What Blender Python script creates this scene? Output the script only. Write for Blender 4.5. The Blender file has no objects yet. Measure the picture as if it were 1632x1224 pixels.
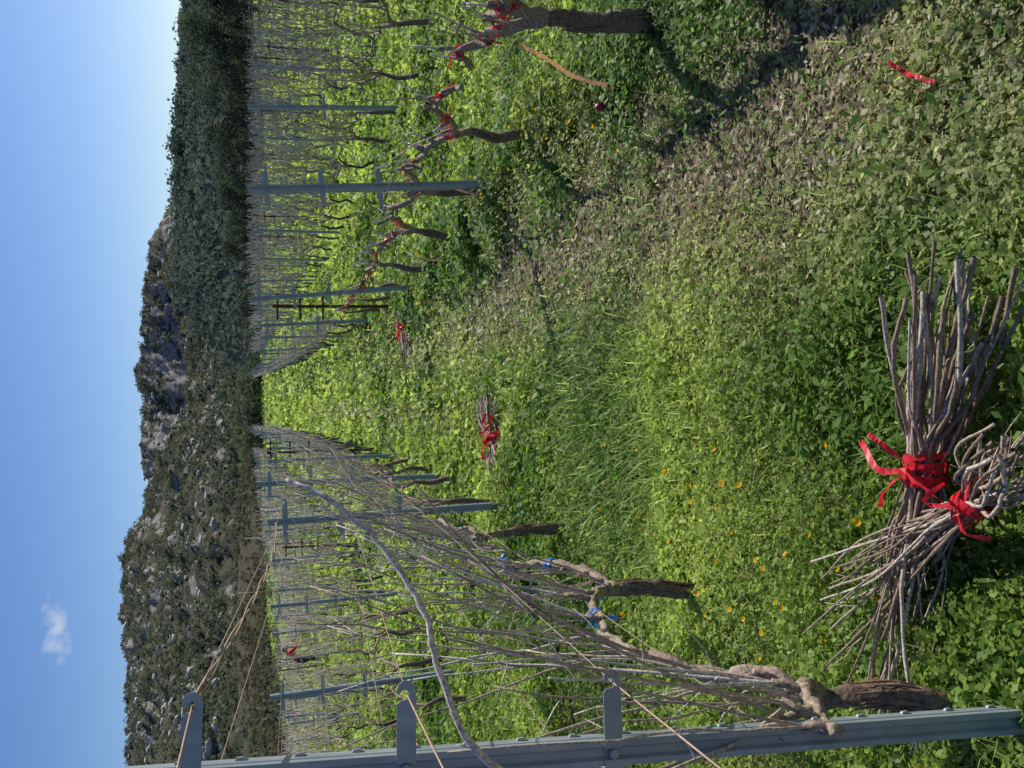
import bpy, math, random, bmesh
import numpy as np
from mathutils import Vector, Matrix, noise
rng=np.random.default_rng(7); random.seed(7)
scene=bpy.context.scene
COL=scene.collection

# ---------------------------------------------------------------- materials
def newmat(name):
    m=bpy.data.materials.new(name); m.use_nodes=True
    nt=m.node_tree; nt.nodes.clear()
    out=nt.nodes.new('ShaderNodeOutputMaterial')
    return m,nt,out
def N(nt,t,**k):
    n=nt.nodes.new(t)
    for a,b in k.items():
        if a in n.inputs.keys(): n.inputs[a].default_value=b
        else: setattr(n,a,b)
    return n
def ramp(nt,stops,fac=None):
    r=nt.nodes.new('ShaderNodeValToRGB')
    e=r.color_ramp.elements
    while len(e)<len(stops): e.new(.5)
    for i,(p,c) in enumerate(stops):
        e[i].position=p; e[i].color=(*c,1)
    if fac is not None: nt.links.new(fac,r.inputs[0])
    return r
def noise_mat(name,stops,scale=8,detail=6,rough=.8,metal=0,bump=.3,bdist=.01,stretch=(1,1,1),bscale=None):
    m,nt,out=newmat(name)
    tc=N(nt,'ShaderNodeTexCoord')
    mp=N(nt,'ShaderNodeMapping'); mp.inputs['Scale'].default_value=stretch
    nt.links.new(tc.outputs['Object'],mp.inputs['Vector'])
    no=N(nt,'ShaderNodeTexNoise'); no.inputs['Scale'].default_value=scale; no.inputs['Detail'].default_value=detail
    no.inputs['Roughness'].default_value=.65
    nt.links.new(mp.outputs[0],no.inputs['Vector'])
    r=ramp(nt,stops,no.outputs['Fac'])
    p=N(nt,'ShaderNodeBsdfPrincipled'); p.inputs['Roughness'].default_value=rough; p.inputs['Metallic'].default_value=metal
    nt.links.new(r.outputs[0],p.inputs['Base Color'])
    if bump>0:
        n2=N(nt,'ShaderNodeTexNoise'); n2.inputs['Scale'].default_value=bscale or scale*2; n2.inputs['Detail'].default_value=8
        nt.links.new(mp.outputs[0],n2.inputs['Vector'])
        b=N(nt,'ShaderNodeBump'); b.inputs['Strength'].default_value=bump; b.inputs['Distance'].default_value=bdist
        nt.links.new(n2.outputs['Fac'],b.inputs['Height']); nt.links.new(b.outputs[0],p.inputs['Normal'])
    nt.links.new(p.outputs[0],out.inputs[0])
    return m
def leaf_mat(name,trans=.35,rough=.5,spec=.4,val=1.5,sat=1.1):
    m,nt,out=newmat(name)
    a=N(nt,'ShaderNodeAttribute'); a.attribute_name='Col'
    p=N(nt,'ShaderNodeBsdfPrincipled'); p.inputs['Roughness'].default_value=rough
    p.inputs['Specular IOR Level'].default_value=spec
    nt.links.new(a.outputs['Color'],p.inputs['Base Color'])
    if trans>0:
        hs=N(nt,'ShaderNodeHueSaturation'); hs.inputs['Value'].default_value=val; hs.inputs['Saturation'].default_value=sat
        nt.links.new(a.outputs['Color'],hs.inputs['Color'])
        t=N(nt,'ShaderNodeBsdfTranslucent'); nt.links.new(hs.outputs[0],t.inputs['Color'])
        mx=N(nt,'ShaderNodeMixShader'); mx.inputs[0].default_value=trans
        nt.links.new(p.outputs[0],mx.inputs[1]); nt.links.new(t.outputs[0],mx.inputs[2])
        nt.links.new(mx.outputs[0],out.inputs[0])
    else: nt.links.new(p.outputs[0],out.inputs[0])
    return m
def attr_bark(name,scale=60,bump=.5,bd=.003,rough=.8):
    m,nt,out=newmat(name)
    a=N(nt,'ShaderNodeAttribute'); a.attribute_name='Col'
    tc=N(nt,'ShaderNodeTexCoord')
    no=N(nt,'ShaderNodeTexNoise'); no.inputs['Scale'].default_value=scale; no.inputs['Detail'].default_value=6
    nt.links.new(tc.outputs['Object'],no.inputs['Vector'])
    r=ramp(nt,[(.3,(.4,.4,.4)),(.7,(1.35,1.32,1.28))],no.outputs['Fac'])
    mx=N(nt,'ShaderNodeMix'); mx.data_type='RGBA'; mx.blend_type='MULTIPLY'; mx.inputs[0].default_value=1
    nt.links.new(a.outputs['Color'],mx.inputs[6]); nt.links.new(r.outputs[0],mx.inputs[7])
    p=N(nt,'ShaderNodeBsdfPrincipled'); p.inputs['Roughness'].default_value=rough
    p.inputs['Specular IOR Level'].default_value=.3
    nt.links.new(mx.outputs[2],p.inputs['Base Color'])
    b=N(nt,'ShaderNodeBump'); b.inputs['Strength'].default_value=bump; b.inputs['Distance'].default_value=bd
    nt.links.new(no.outputs['Fac'],b.inputs['Height']); nt.links.new(b.outputs[0],p.inputs['Normal'])
    nt.links.new(p.outputs[0],out.inputs[0])
    return m
M_leaf=leaf_mat('leaf_green',.46,.5,.22,1.8,1.06)
M_tree=leaf_mat('tree_foliage',.3,.8,.1)
M_bark=attr_bark('vine_bark',90,.9,.005)
M_wood=attr_bark('cane_bark',140,.35,.0012,.6)
M_galv=noise_mat('galvanised_steel',[(.25,(.22,.27,.285)),(.5,(.33,.38,.39)),(.62,(.40,.44,.44)),(.8,(.52,.55,.55))],scale=22,detail=9,rough=.5,metal=.3,bump=.2,bdist=.002,stretch=(1,1,.35))
M_rust=noise_mat('rusty_steel',[(.3,(.07,.025,.015)),(.6,(.16,.06,.035)),(.8,(.24,.11,.06))],scale=20,rough=.85,metal=.2)
M_wire=noise_mat('rusty_wire',[(.3,(.34,.20,.13)),(.7,(.52,.38,.28))],scale=60,rough=.5,metal=.3,bump=0)
def plastic(name,c,rough=.35,tr=.25):
    m,nt,out=newmat(name)
    no=N(nt,'ShaderNodeTexNoise'); no.inputs['Scale'].default_value=40
    r=ramp(nt,[(.3,tuple(x*.75 for x in c)),(.7,tuple(min(1,x*1.15) for x in c))],no.outputs['Fac'])
    p=N(nt,'ShaderNodeBsdfPrincipled'); p.inputs['Roughness'].default_value=rough
    nt.links.new(r.outputs[0],p.inputs['Base Color'])
    t=N(nt,'ShaderNodeBsdfTranslucent'); nt.links.new(r.outputs[0],t.inputs['Color'])
    mx=N(nt,'ShaderNodeMixShader'); mx.inputs[0].default_value=tr
    nt.links.new(p.outputs[0],mx.inputs[1]); nt.links.new(t.outputs[0],mx.inputs[2]); nt.links.new(mx.outputs[0],out.inputs[0])
    return m
M_red=plastic('red_plastic',(.78,.02,.035),.45,.35); M_blue=plastic('blue_plastic',(.03,.2,.75)); M_tan=plastic('orange_plastic',(.8,.42,.2),.4,.35)
M_black=plastic('black_plastic',(.015,.015,.018),.5,0)

# ---------------------------------------------------------------- numpy mesh helpers
def mesh_quads(name,co,quads,cols=None,mat=None,smooth=False):
    me=bpy.data.meshes.new(name)
    co=np.ascontiguousarray(co,dtype=np.float32); quads=np.ascontiguousarray(quads,dtype=np.int32)
    me.vertices.add(len(co)); me.vertices.foreach_set('co',co.ravel())
    k=quads.shape[1]
    me.loops.add(quads.size); me.loops.foreach_set('vertex_index',quads.ravel())
    me.polygons.add(len(quads)); me.polygons.foreach_set('loop_start',np.arange(0,quads.size,k,dtype=np.int32))
    if smooth: me.polygons.foreach_set('use_smooth',np.ones(len(quads),dtype=bool))
    me.update(calc_edges=True); me.validate()
    if cols is not None:
        at=me.color_attributes.new('Col','FLOAT_COLOR','POINT')
        c4=np.ones((len(co),4),dtype=np.float32); c4[:,:3]=cols
        at.data.foreach_set('color',c4.ravel())
    if mat: me.materials.append(mat)
    ob=bpy.data.objects.new(name,me); COL.objects.link(ob)
    return ob
def norm(a): return a/np.maximum(np.linalg.norm(a,axis=1,keepdims=True),1e-9)
def diamonds(c,e1,e2):
    M=len(c); co=np.empty((M,4,3)); co[:,0]=c-e1; co[:,1]=c+e2; co[:,2]=c+e1; co[:,3]=c-e2
    return co.reshape(-1,3)
def hash2(ix,iy,seed):
    h=(ix*374761393+iy*668265263+seed*974634777)&0xffffffff
    h=((h^(h>>13))*1274126177)&0xffffffff
    return ((h^(h>>16))&0xffff)/65535.0
def vn2(x,y,scale,seed=0):
    x=np.asarray(x)*scale; y=np.asarray(y)*scale
    ix=np.floor(x).astype(np.int64); iy=np.floor(y).astype(np.int64)
    fx=x-ix; fy=y-iy; fx=fx*fx*(3-2*fx); fy=fy*fy*(3-2*fy)
    a=hash2(ix,iy,seed);b=hash2(ix+1,iy,seed);c=hash2(ix,iy+1,seed);d=hash2(ix+1,iy+1,seed)
    return (a*(1-fx)+b*fx)*(1-fy)+(c*(1-fx)+d*fx)*fy
def fbm(x,y,scale,seed=0,o=4):
    r=0;a=.5;t=0
    for i in range(o):
        r=r+a*vn2(x,y,scale*2**i,seed+i*13); t+=a; a*=.5
    return r/t

# ---------------------------------------------------------------- layout
def XL(y): return np.interp(y,[1.7,3,5,8.5,15,30,60,100],[-.74,-.77,-.82,-.86,-1.0,-1.4,-2.6,-4])
def XR(y): return np.interp(y,[0,3.5,5.1,6.2,7.4,9,10.1,14,30,60,100],[1.60,1.49,1.45,1.42,1.3,1.2,1.12,1.05,1.0,1.2,1.6])
YS=[-3000,-5,0,4,8,14,20,30,40,55,70,85,100,130,200,400,4000]
ZS=[.05,.05,0,-.12,-.24,-.37,-.44,-.47,-.45,-.33,-.15,.03,.2,.5,1.0,2.0,2.0]
def gz(x,y):
    x=np.asarray(x,dtype=float); y=np.asarray(y,dtype=float)
    b=np.interp(y,YS,ZS)
    b=b-np.clip(.05*np.maximum(0,-x-3),0,1.3)*np.clip((130-y)/60,0,1)
    return b+.05*(fbm(x,y,.6,5,3)-.5)
def g(x,y): return float(gz(x,y))
def rowx(k,y):
    return float(XL(y))-1.9*(-k) if k<=0 else float(XR(y))+2.2*(k-1)
# ---------------------------------------------------------------- ground sheet
def axis():
    pos=list(np.arange(0,6,.12))+list(np.geomspace(6,4000,70))
    return np.array(sorted(set([-p for p in pos]+pos)))
ax=axis(); ay=axis()
GX,GY=np.meshgrid(ax,ay); nx=len(ax); ny=len(ay)
co=np.stack([GX.ravel(),GY.ravel(),gz(GX,GY).ravel()],1)
i=np.arange((ny-1)*(nx-1)); r_=i//(nx-1); c_=i%(nx-1); a_=r_*nx+c_
q=np.stack([a_,a_+1,a_+nx+1,a_+nx],1)
mg,nt,out=newmat('ground_soil_and_grass')
geo=N(nt,'ShaderNodeNewGeometry')
n1=N(nt,'ShaderNodeTexNoise'); n1.inputs['Scale'].default_value=.35; n1.inputs['Detail'].default_value=8
n2=N(nt,'ShaderNodeTexNoise'); n2.inputs['Scale'].default_value=18; n2.inputs['Detail'].default_value=8
for n in (n1,n2): nt.links.new(geo.outputs['Position'],n.inputs['Vector'])
r1=ramp(nt,[(.3,(.10,.13,.03)),(.7,(.18,.21,.06))],n1.outputs['Fac'])
r2=ramp(nt,[(.35,(.06,.045,.025)),(.65,(.22,.17,.11))],n2.outputs['Fac'])
sep=N(nt,'ShaderNodeSeparateXYZ'); nt.links.new(geo.outputs['Position'],sep.inputs[0])
mr=N(nt,'ShaderNodeMapRange'); mr.inputs[1].default_value=3; mr.inputs[2].default_value=25
nt.links.new(sep.outputs[1],mr.inputs[0])
mx=N(nt,'ShaderNodeMix'); mx.data_type='RGBA'
nt.links.new(mr.outputs[0],mx.inputs[0]); nt.links.new(r2.outputs[0],mx.inputs[6]); nt.links.new(r1.outputs[0],mx.inputs[7])
p=N(nt,'ShaderNodeBsdfPrincipled'); p.inputs['Roughness'].default_value=.95; p.inputs['Specular IOR Level'].default_value=.1
bp=N(nt,'ShaderNodeBump'); bp.inputs['Strength'].default_value=.8; bp.inputs['Distance'].default_value=.03
nt.links.new(n2.outputs['Fac'],bp.inputs['Height']); nt.links.new(bp.outputs[0],p.inputs['Normal'])
nt.links.new(mx.outputs[2],p.inputs['Base Color']); nt.links.new(p.outputs[0],out.inputs[0])
mesh_quads('ground',co,q,None,mg,True)

# ---------------------------------------------------------------- ground cover
def dryness(x,y):
    xc=np.interp(y,[1.5,4,7,12,20],[1.0,.88,.68,.4,.1])
    n=fbm(x,y,2.2,31,3)
    br=np.exp(-((x-xc)/.42)**2)*np.clip((14-y)/8,.15,1)
    br=np.maximum(br,.7*np.exp(-((x+.12+.02*y)/.18)**2)*np.clip((y-5)/6,0,1)*np.clip((45-y)/20,0,1))
    pale=np.clip((x-.02-.6*(n-.5))/.55,0,1)*np.clip((XR(y)-x)/.2,0,1)*np.clip((20-y)/12,.2,1)
    return np.clip(br*(.3+1.4*n),0,1), np.clip(pale*(.2+1.2*n),0,1)
def plant_h(x,y):
    n=fbm(x,y,1.6,77,4)
    br,pale=dryness(x,y)
    lush=.015+.15*np.clip((n-.25)*1.6,0,1)
    h=lush*(1-pale*.65)*(1-br*.85)+.008
    dR=np.abs(x-XR(y)); dL=np.abs(x-XL(y))
    h=h+.16*np.exp(-(dR/.3)**2)*n*1.3*np.clip((y-2.2)/2,.3,1)+.08*np.exp(-(dL/.35)**2)*n
    return h
def scatter(Nn,y0,y1):
    u=rng.random(Nn); y=y0*(y1/y0)**u
    half=.55*y+1.0
    x=(rng.random(Nn)*2-1)*half
    return x,y
Nc=440000
x,y=scatter(Nc,1.0,115)
br,pale=dryness(x,y)
keep=rng.random(Nc)>(.7*br+.1*pale)*(y<40)
x,y,br,pale=x[keep],y[keep],br[keep],pale[keep]
H=plant_h(x,y); n=len(x)
patch=fbm(x,y,1.1,19,3)
size=np.maximum(.0075,.0029*y)*(0.5+.9*rng.random(n))*np.where(y<14,1-.3*pale,1)*(.5+1.1*patch)
size=np.minimum(size,.22)
z=gz(x,y)+H*np.sqrt(rng.random(n))+.005
up=np.stack([rng.normal(0,.45,n),rng.normal(0,.45,n),np.ones(n)],1)
up=norm(up)
ref=norm(np.cross(up,np.stack([np.cos(x*977),np.sin(x*977),np.zeros(n)],1)))
bi=np.cross(up,ref)
cl=[];E1=[];E2=[]
P=np.stack([x,y,z],1)
for k in range(3):
    an=2*math.pi*k/3
    d=ref*math.cos(an)+bi*math.sin(an)
    dd=norm(d+up*rng.normal(-.05,.4,(n,1)))
    s=norm(np.cross(up,dd)+up*rng.normal(0,.3,(n,1)))
    cl.append(P+dd*(size*.95)[:,None]); E1.append(dd*size[:,None]); E2.append(s*(size*(.55+.3*patch))[:,None])
c=np.concatenate(cl);e1=np.concatenate(E1);e2=np.concatenate(E2)
t=fbm(x,y,.9,9,4); t2=rng.random(n)
g1=np.array([.085,.165,.022]);g2=np.array([.37,.46,.10]);g3=np.array([.48,.47,.26]); g4=np.array([.42,.36,.24])
m1=np.clip(.34+1.9*(t-.45)+.6*(t2-.5)+.2*np.clip((y-4)/16,0,1),0,1)[:,None]
colr=g1*(1-m1)+g2*m1
pm=(pale*np.clip(.25+.85*t2,0,1))[:,None]
colr=colr*(1-pm*.75)+g3*pm*.75
bm_=(br*(t2>.4))[:,None]; colr=colr*(1-bm_*.7)+g4*bm_*.7
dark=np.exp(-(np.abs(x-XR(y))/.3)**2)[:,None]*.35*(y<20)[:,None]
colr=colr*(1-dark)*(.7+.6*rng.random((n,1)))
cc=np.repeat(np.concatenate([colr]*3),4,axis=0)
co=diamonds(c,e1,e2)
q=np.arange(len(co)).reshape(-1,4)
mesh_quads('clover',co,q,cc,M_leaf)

# grass blades
def blades(name,x,y,L,W,lean,colr,mat):
    n=len(x); z=gz(x,y)
    an=rng.random(n)*2*math.pi
    d=np.stack([np.cos(an),np.sin(an),np.zeros(n)],1); s=np.stack([-np.sin(an),np.cos(an),np.zeros(n)],1)
    b=np.stack([x,y,z],1); up=np.array([0,0,1.0])
    co=np.empty((n,8,3)); 
    for k,(tt,w) in enumerate([(0,.8),(.4,1),(.75,.7),(1,.08)]):
        pt=b+up*(L*tt*(1-.45*lean*tt))[:,None]+d*(L*lean*tt**1.8)[:,None]
        co[:,2*k]=pt-s*(W*w)[:,None]; co[:,2*k+1]=pt+s*(W*w)[:,None]
    base=(np.arange(n)*8)[:,None]
    q=np.concatenate([base+np.array([0,1,3,2]),base+np.array([2,3,5,4]),base+np.array([4,5,7,6])])
    return mesh_quads(name,co.reshape(-1,3),q,np.repeat(colr,8,axis=0),mat)
nb=95000
x,y=scatter(nb,1.1,45)
pn=fbm(x,y,1.3,55,3)
br,pale=dryness(x,y)
cl=1.3*np.exp(-((x+.15)/.4)**2-((y-3.9)/1.1)**2)+1.2*np.exp(-((x+.95)/.3)**2-((y-1.6)/.5)**2)+.5*np.exp(-((x-XL(y))/.3)**2)+.5*np.exp(-((x-XR(y)+.1)/.2)**2)*(y>4)
keep=rng.random(nb)<np.clip((pn-.46)*2.4*(1-br)*(1-.7*pale)+cl+.18*np.clip((y-6)/10,0,1),0.03,1)
x,y,pn,cl=x[keep],y[keep],pn[keep],cl[keep]; n=len(x)
L=(.05+.12*rng.random(n)+.08*np.clip(cl,0,1))*np.where(y>8,1.2,1)
W=np.maximum(.0022,.0007*y)*(.6+.8*rng.random(n))
tt=rng.random((n,1)); colr=np.array([.14,.24,.045])*(1-tt)+np.array([.42,.49,.17])*tt
blades('grass',x,y,L,W,.25+.7*rng.random(n),colr,M_leaf)
# broad weeds
nb=26000
yy=2.6*(14/2.6)**rng.random(nb); xx=XR(yy)+rng.normal(0,.24,nb)
sel=fbm(xx,yy,2.5,91,2)>.42; xx,yy=xx[sel],yy[sel]
y2=1.2*(7/1.2)**rng.random(12000); x2=-.35+rng.normal(0,.45,12000); s2=fbm(x2,y2,2.5,17,2)>.52
xx=np.concatenate([xx,x2[s2]]); yy=np.concatenate([yy,y2[s2]]); n=len(xx)
hh=gz(xx,yy)+(.03+.24*rng.random(n))*fbm(xx,yy,1.8,44,2)*1.2*np.where(xx>.5,1,.7)
P=np.stack([xx,yy,hh],1); a=rng.random(n)*2*math.pi
e1=norm(np.stack([np.cos(a),np.sin(a),rng.normal(.15,.45,n)],1)); upv=norm(np.stack([rng.normal(0,.3,n),rng.normal(0,.3,n),np.ones(n)],1))
e2=norm(np.cross(e1,upv)); s=(.014+.016*rng.random(n))[:,None]*np.clip(yy/4,.8,1.8)[:,None]
t=rng.random((n,1)); colr=np.array([.07,.145,.022])*(1-t)+np.array([.20,.32,.06])*t
co=diamonds(P,e1*s,e2*s*.45); mesh_quads('broadleaf_weeds',co,np.arange(len(co)).reshape(-1,4),np.repeat(colr,4,axis=0),M_leaf)
# wilted litter on the trampled strip
nb=115000
x,y=scatter(nb,1.05,40)
br,pale=dryness(x,y); keep=rng.random(nb)<np.clip(1.1*br+.35*pale,0,1)
x,y,br=x[keep],y[keep],br[keep]; n=len(x)
P=np.stack([x,y,gz(x,y)+.004+.035*rng.random(n)**2],1); a=rng.random(n)*2*math.pi
e1=norm(np.stack([np.cos(a),np.sin(a),rng.normal(0,.35,n)],1)); upv=norm(np.stack([rng.normal(0,.5,n),rng.normal(0,.5,n),np.ones(n)],1))
e2=norm(np.cross(e1,upv)); s=((.007+.012*rng.random(n))*np.clip(y/3,1,8))[:,None]; asp=(.12+.45*rng.random(n))[:,None]
t=rng.random((n,1)); t3=rng.random((n,1))
colr=(np.array([.28,.24,.14])*(1-t)+np.array([.58,.54,.38])*t)*(t3<=.65)+np.array([.16,.26,.05])*(t3>.65)
co=diamonds(P,e1*s,e2*s*asp); mesh_quads('dry_leaf_litter',co,np.arange(len(co)).reshape(-1,4),np.repeat(colr,4,axis=0),leaf_mat('dry_leaf',.2,.7,.2))

# ---------------------------------------------------------------- tube buffers
class Buf:
    def __init__(s): s.v=[];s.f=[];s.c=[]
    def tube(s,pts,rad,sides=6,col=(.3,.25,.2),rough=0,cap=True,seed=0):
        pts=[Vector(p) for p in pts]; n=len(pts); b=len(s.v)
        t0=(pts[1]-pts[0]).normalized()
        ref=t0.orthogonal().normalized()
        for i in range(n):
            t=(pts[min(i+1,n-1)]-pts[max(i-1,0)])
            if t.length<1e-9: t=t0
            t=t.normalized(); ref=(ref-t*ref.dot(t))
            if ref.length<1e-6: ref=t.orthogonal()
            ref=ref.normalized(); bn=t.cross(ref)
            r=rad[i] if hasattr(rad,'__len__') else rad
            for k in range(sides):
                a=2*math.pi*k/sides
                rr=r
                if rough: rr*=1+rough*(.6*math.sin(a*3+i*.35+seed)+.5*math.sin(a*5-i*.25+seed*2)+random.uniform(-.5,.5))
                s.v.append(pts[i]+(ref*math.cos(a)+bn*math.sin(a))*rr)
                j=random.uniform(.88,1.12); s.c.append((col[0]*j,col[1]*j,col[2]*j))
        for i in range(n-1):
            for k in range(sides):
                k2=(k+1)%sides
                s.f.append((b+i*sides+k,b+i*sides+k2,b+(i+1)*sides+k2,b+(i+1)*sides+k))
        if cap:
            e=len(s.v); s.v.append(pts[-1]); s.c.append((.5,.42,.3) if sides>4 else col)
            for k in range(sides):
                s.f.append((b+(n-1)*sides+k,b+(n-1)*sides+(k+1)%sides,e,e))
    def obj(s,name,mat,smooth=True,parent=None):
        if not s.v: return None
        me=bpy.data.meshes.new(name)
        fs=[f if f[2]!=f[3] else f[:3] for f in s.f]
        me.from_pydata([tuple(v) for v in s.v],[],fs); 
        at=me.color_attributes.new('Col','FLOAT_COLOR','POINT')
        c4=np.ones((len(s.v),4),dtype=np.float32); c4[:,:3]=np.array(s.c); at.data.foreach_set('color',c4.ravel())
        if smooth: me.polygons.foreach_set('use_smooth',np.ones(len(me.polygons),dtype=bool))
        me.materials.append(mat); me.update()
        ob=bpy.data.objects.new(name,me); COL.objects.link(ob)
        if parent: ob.parent=parent
        return ob
def empty(name):
    e=bpy.data.objects.new(name,None); COL.objects.link(e); return e
def smoothpath(P,n):
    P=[Vector(p) for p in P]; Q=[P[0]*2-P[1]]+P+[P[-1]*2-P[-2]]; out=[]
    m=len(P)-1
    for i in range(n):
        u=i/(n-1)*m; k=min(int(u),m-1); t=u-k
        a,b,c,d=Q[k],Q[k+1],Q[k+2],Q[k+3]
        out.append(.5*((2*b)+(c-a)*t+(2*a-5*b+4*c-d)*t*t+(3*b-a-3*c+d)*t**3))
    return out
def ribbon(buf,pts,w,nrm=None,n=14,tw=0,col=(1,0,0)):
    P=smoothpath(pts,n) if n else [Vector(p) for p in pts]; b=len(buf.v)
    for i,p in enumerate(P):
        t=(P[min(i+1,len(P)-1)]-P[max(i-1,0)]).normalized()
        nn=Vector(nrm) if nrm else Vector((0.2,.3,1))
        s=t.cross(nn); s=s.normalized() if s.length>1e-5 else t.orthogonal().normalized()
        if tw: s=Matrix.Rotation(tw*i/len(P)+.3*math.sin(i*1.3),3,t)@s
        buf.v+= [p-s*w/2,p+s*w/2]; buf.c+=[col,col]
    for i in range(len(P)-1): buf.f.append((b+2*i,b+2*i+1,b+2*i+3,b+2*i+2))
RV=lambda: Vector((random.uniform(-1,1),random.uniform(-1,1),random.uniform(-1,1)))
BROWN=(.22,.15,.10); DARK=(.13,.10,.08); CANE=(.56,.44,.32); GREY=(.68,.61,.52)
def cane(buf,p0,direc,L,r,n=8,sides=5,wob=.04,col=CANE,bend=None,taper=.6):
    p=Vector(p0); d=Vector(direc).normalized(); pts=[p.copy()]; rad=[r]
    bend=bend or Vector((random.uniform(-1,1),random.uniform(-1,1),random.uniform(-.4,.4)))*.45
    for i in range(1,n):
        dd=(d+bend*(i/n)+RV()*wob*1.5).normalized()
        p=p+dd*L/(n-1); pts.append(p.copy()); rad.append(r*(1-taper*i/(n-1))*(1.15 if i%2 else .93))
    buf.tube(pts,rad,sides,col)
    return pts
# ---------------------------------------------------------------- vines
def make_vine(x,y,lod,canes,wood,cn,ties=None,seedv=0,rowf=None,pruned=False,h=.55,custom=None,r0=None,tilt=0.0,rc=.0038,tiep=.8,fr=.00036):
    gzv=g(x,y)
    lean=random.uniform(-.16,.16)
    sides=14 if lod==0 else (6 if lod==1 else 4)
    if custom is None:
        tp=Vector((x+random.uniform(-.03,.03),y+lean,gzv+h*.72))
        path=[(x+random.uniform(-.03,.03),y,gzv-.05),(x+random.uniform(-.05,.05),y+random.uniform(-.05,.05)+lean*.4,gzv+h*.25),(x+random.uniform(-.05,.05),y+lean*.8,gzv+h*.5),tuple(tp)]
        arms=[]
        for sg in (-1,1):
            if random.random()<.12 and lod>0: continue
            La=random.uniform(.55,.8); ys=[.12,.3,.5,.75,1.0]
            A=[tuple(tp)]
            for q_ in ys:
                yy=y+lean+sg*La*q_
                A.append((rowf(yy)+random.uniform(-.035,.035),yy,g(x,yy)+h*(.9+.16*min(1,q_*2))+random.uniform(-.05,.05)))
            arms.append(A)
    else: path,arms=custom
    nn=30 if lod==0 else (8 if lod==1 else 4)
    r0=r0 or random.uniform(.019,.029)
    col=BROWN if lod<2 else DARK
    P=smoothpath(path,nn)
    wood.tube(P,[r0*(1.3-.4*i/(nn-1)+ (.10*math.sin(i*1.3+seedv)+random.uniform(-.07,.07) if lod==0 else 0)) for i in range(nn)],sides,col,rough=.2 if lod==0 else .1,seed=seedv)
    if lod==0:  # shaggy bark strips
        for j in range(26):
            i0=random.randint(0,nn-9); a=random.uniform(0,2*math.pi); off=Vector((math.cos(a),math.sin(a),0))*r0*1.18
            S=[P[i0+m]+off*(1+.06*random.random()+(.25 if m==7 else 0)) for m in range(8)]
            wood.tube(S,[.001,.003,.004,.004,.0035,.003,.002,.001],4,(random.uniform(.16,.36),.16,.11))
    for A in arms:
        na=26 if lod==0 else (8 if lod==1 else 5)
        Q=smoothpath(A,na)
        if lod<2: Q=[Q[0]]+[q+RV()*.008 for q in Q[1:]]
        wood.tube(Q,[r0*(.82-.45*i/(na-1)+(.13*math.sin(i*1.9)+random.uniform(-.08,.08) if lod==0 else 0)) for i in range(na)],sides-2 if sides>5 else sides,(.36,.28,.205) if lod<2 else DARK,rough=.2 if lod==0 else .08,seed=seedv+3)
        nsp=random.randint(4,6) if lod<2 else 4
        if pruned: nsp=8
        for j in range(nsp):
            q=Q[int((j+.7)/(nsp+.3)*(na-1))]
            sd=Vector((random.uniform(-.6,.6),random.uniform(-.6,.6),1)).normalized()
            sl=random.uniform(.03,.1)
            if lod<2:
                wood.tube([q,q+sd*sl*.5+RV()*.006,q+sd*sl],[.013,.010,.009],6 if lod==0 else 4,(.33,.25,.18),rough=.1)
            if pruned:
                if random.random()<.7 and lod<2:
                    cane(cn,q+sd*sl*.9,sd+Vector((0,random.uniform(-.7,.7),0)),random.uniform(.05,.14),.0055,4,5,.1,GREY,taper=.2)
                if random.random()<.10: cane(cn,q+sd*sl*.9,sd+Vector((0,random.uniform(-.9,.9),0)),random.uniform(.3,.7),.0045,7,4,.08,CANE)
                continue
            for c in range(canes if random.random()<.85 else max(1,canes-1)):
                r=max(rc,fr*y)*random.uniform(.7,1.2)
                L=random.uniform(.4,1.1)
                dv=Vector((random.uniform(-.3,.35)+tilt,random.uniform(-.5,.6),1))
                pts=cane(cn,q+sd*sl*.8,dv,L,r,10 if lod==0 else (6 if lod==1 else 4),6 if lod==0 else 3,.07,random.choice([CANE,GREY,(.46,.34,.24)]) if lod<2 else random.choice([(.62,.54,.45),(.46,.38,.31)]),taper=.5)
                if lod==0 or (lod==1 and random.random()<.6):
                    for m in range(random.randint(0,3)):
                        qq=pts[random.randint(2,len(pts)-2)]
                        cane(cn,qq,dv+Vector((random.uniform(-1.3,1.3),random.uniform(-1.3,1.3),-.3)),random.uniform(.06,.28),r*.45,5,4,.12,GREY)
    if ties is not None:
        for A in arms:
            for u in (.25,.5,.8):
                if random.random()<tiep:
                    Q=smoothpath(A,11); i0=int(u*10); q=Q[i0]; t=(Q[i0+1]-Q[i0-1]).normalized()
                    n1=t.orthogonal().normalized(); n2=t.cross(n1); rr=r0*.8
                    for w in range(2):
                        off=t*(w*.014-.007)
                        loop=[q+off+(n1*math.cos(a)+n2*math.sin(a))*rr*random.uniform(.95,1.2) for a in np.linspace(0,2*math.pi,9)]
                        b=len(ties.v)
                        for pt in loop:
                            ties.v+=[pt-t*.006,pt+t*.006]; ties.c+=[(1,0,0)]*2
                        for i in range(8): ties.f.append((b+2*i,b+2*i+1,b+2*i+3,b+2*i+2))
                    for w in range(3):
                        e=q+Vector((random.uniform(-.06,.06),random.uniform(-.08,.08),random.uniform(-.06,.06)))
                        ribbon(ties,[q+Vector((0,0,rr)),(q+e)/2+Vector((0,0,.02)),e],.010,n=6,tw=1.5)
def vine_obj(x,y,lod,canes,tie_mat=None,**k):
    w=Buf();c=Buf();t=Buf() if tie_mat else None
    make_vine(x,y,lod,canes,w,c,t,**k)
    e=empty('grapevine')
    w.obj('trunk_and_arms',M_bark,True,e)
    c.obj('canes',M_wood,True,e)
    if t: t.obj('ties',tie_mat,False,e)
    return e
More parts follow.
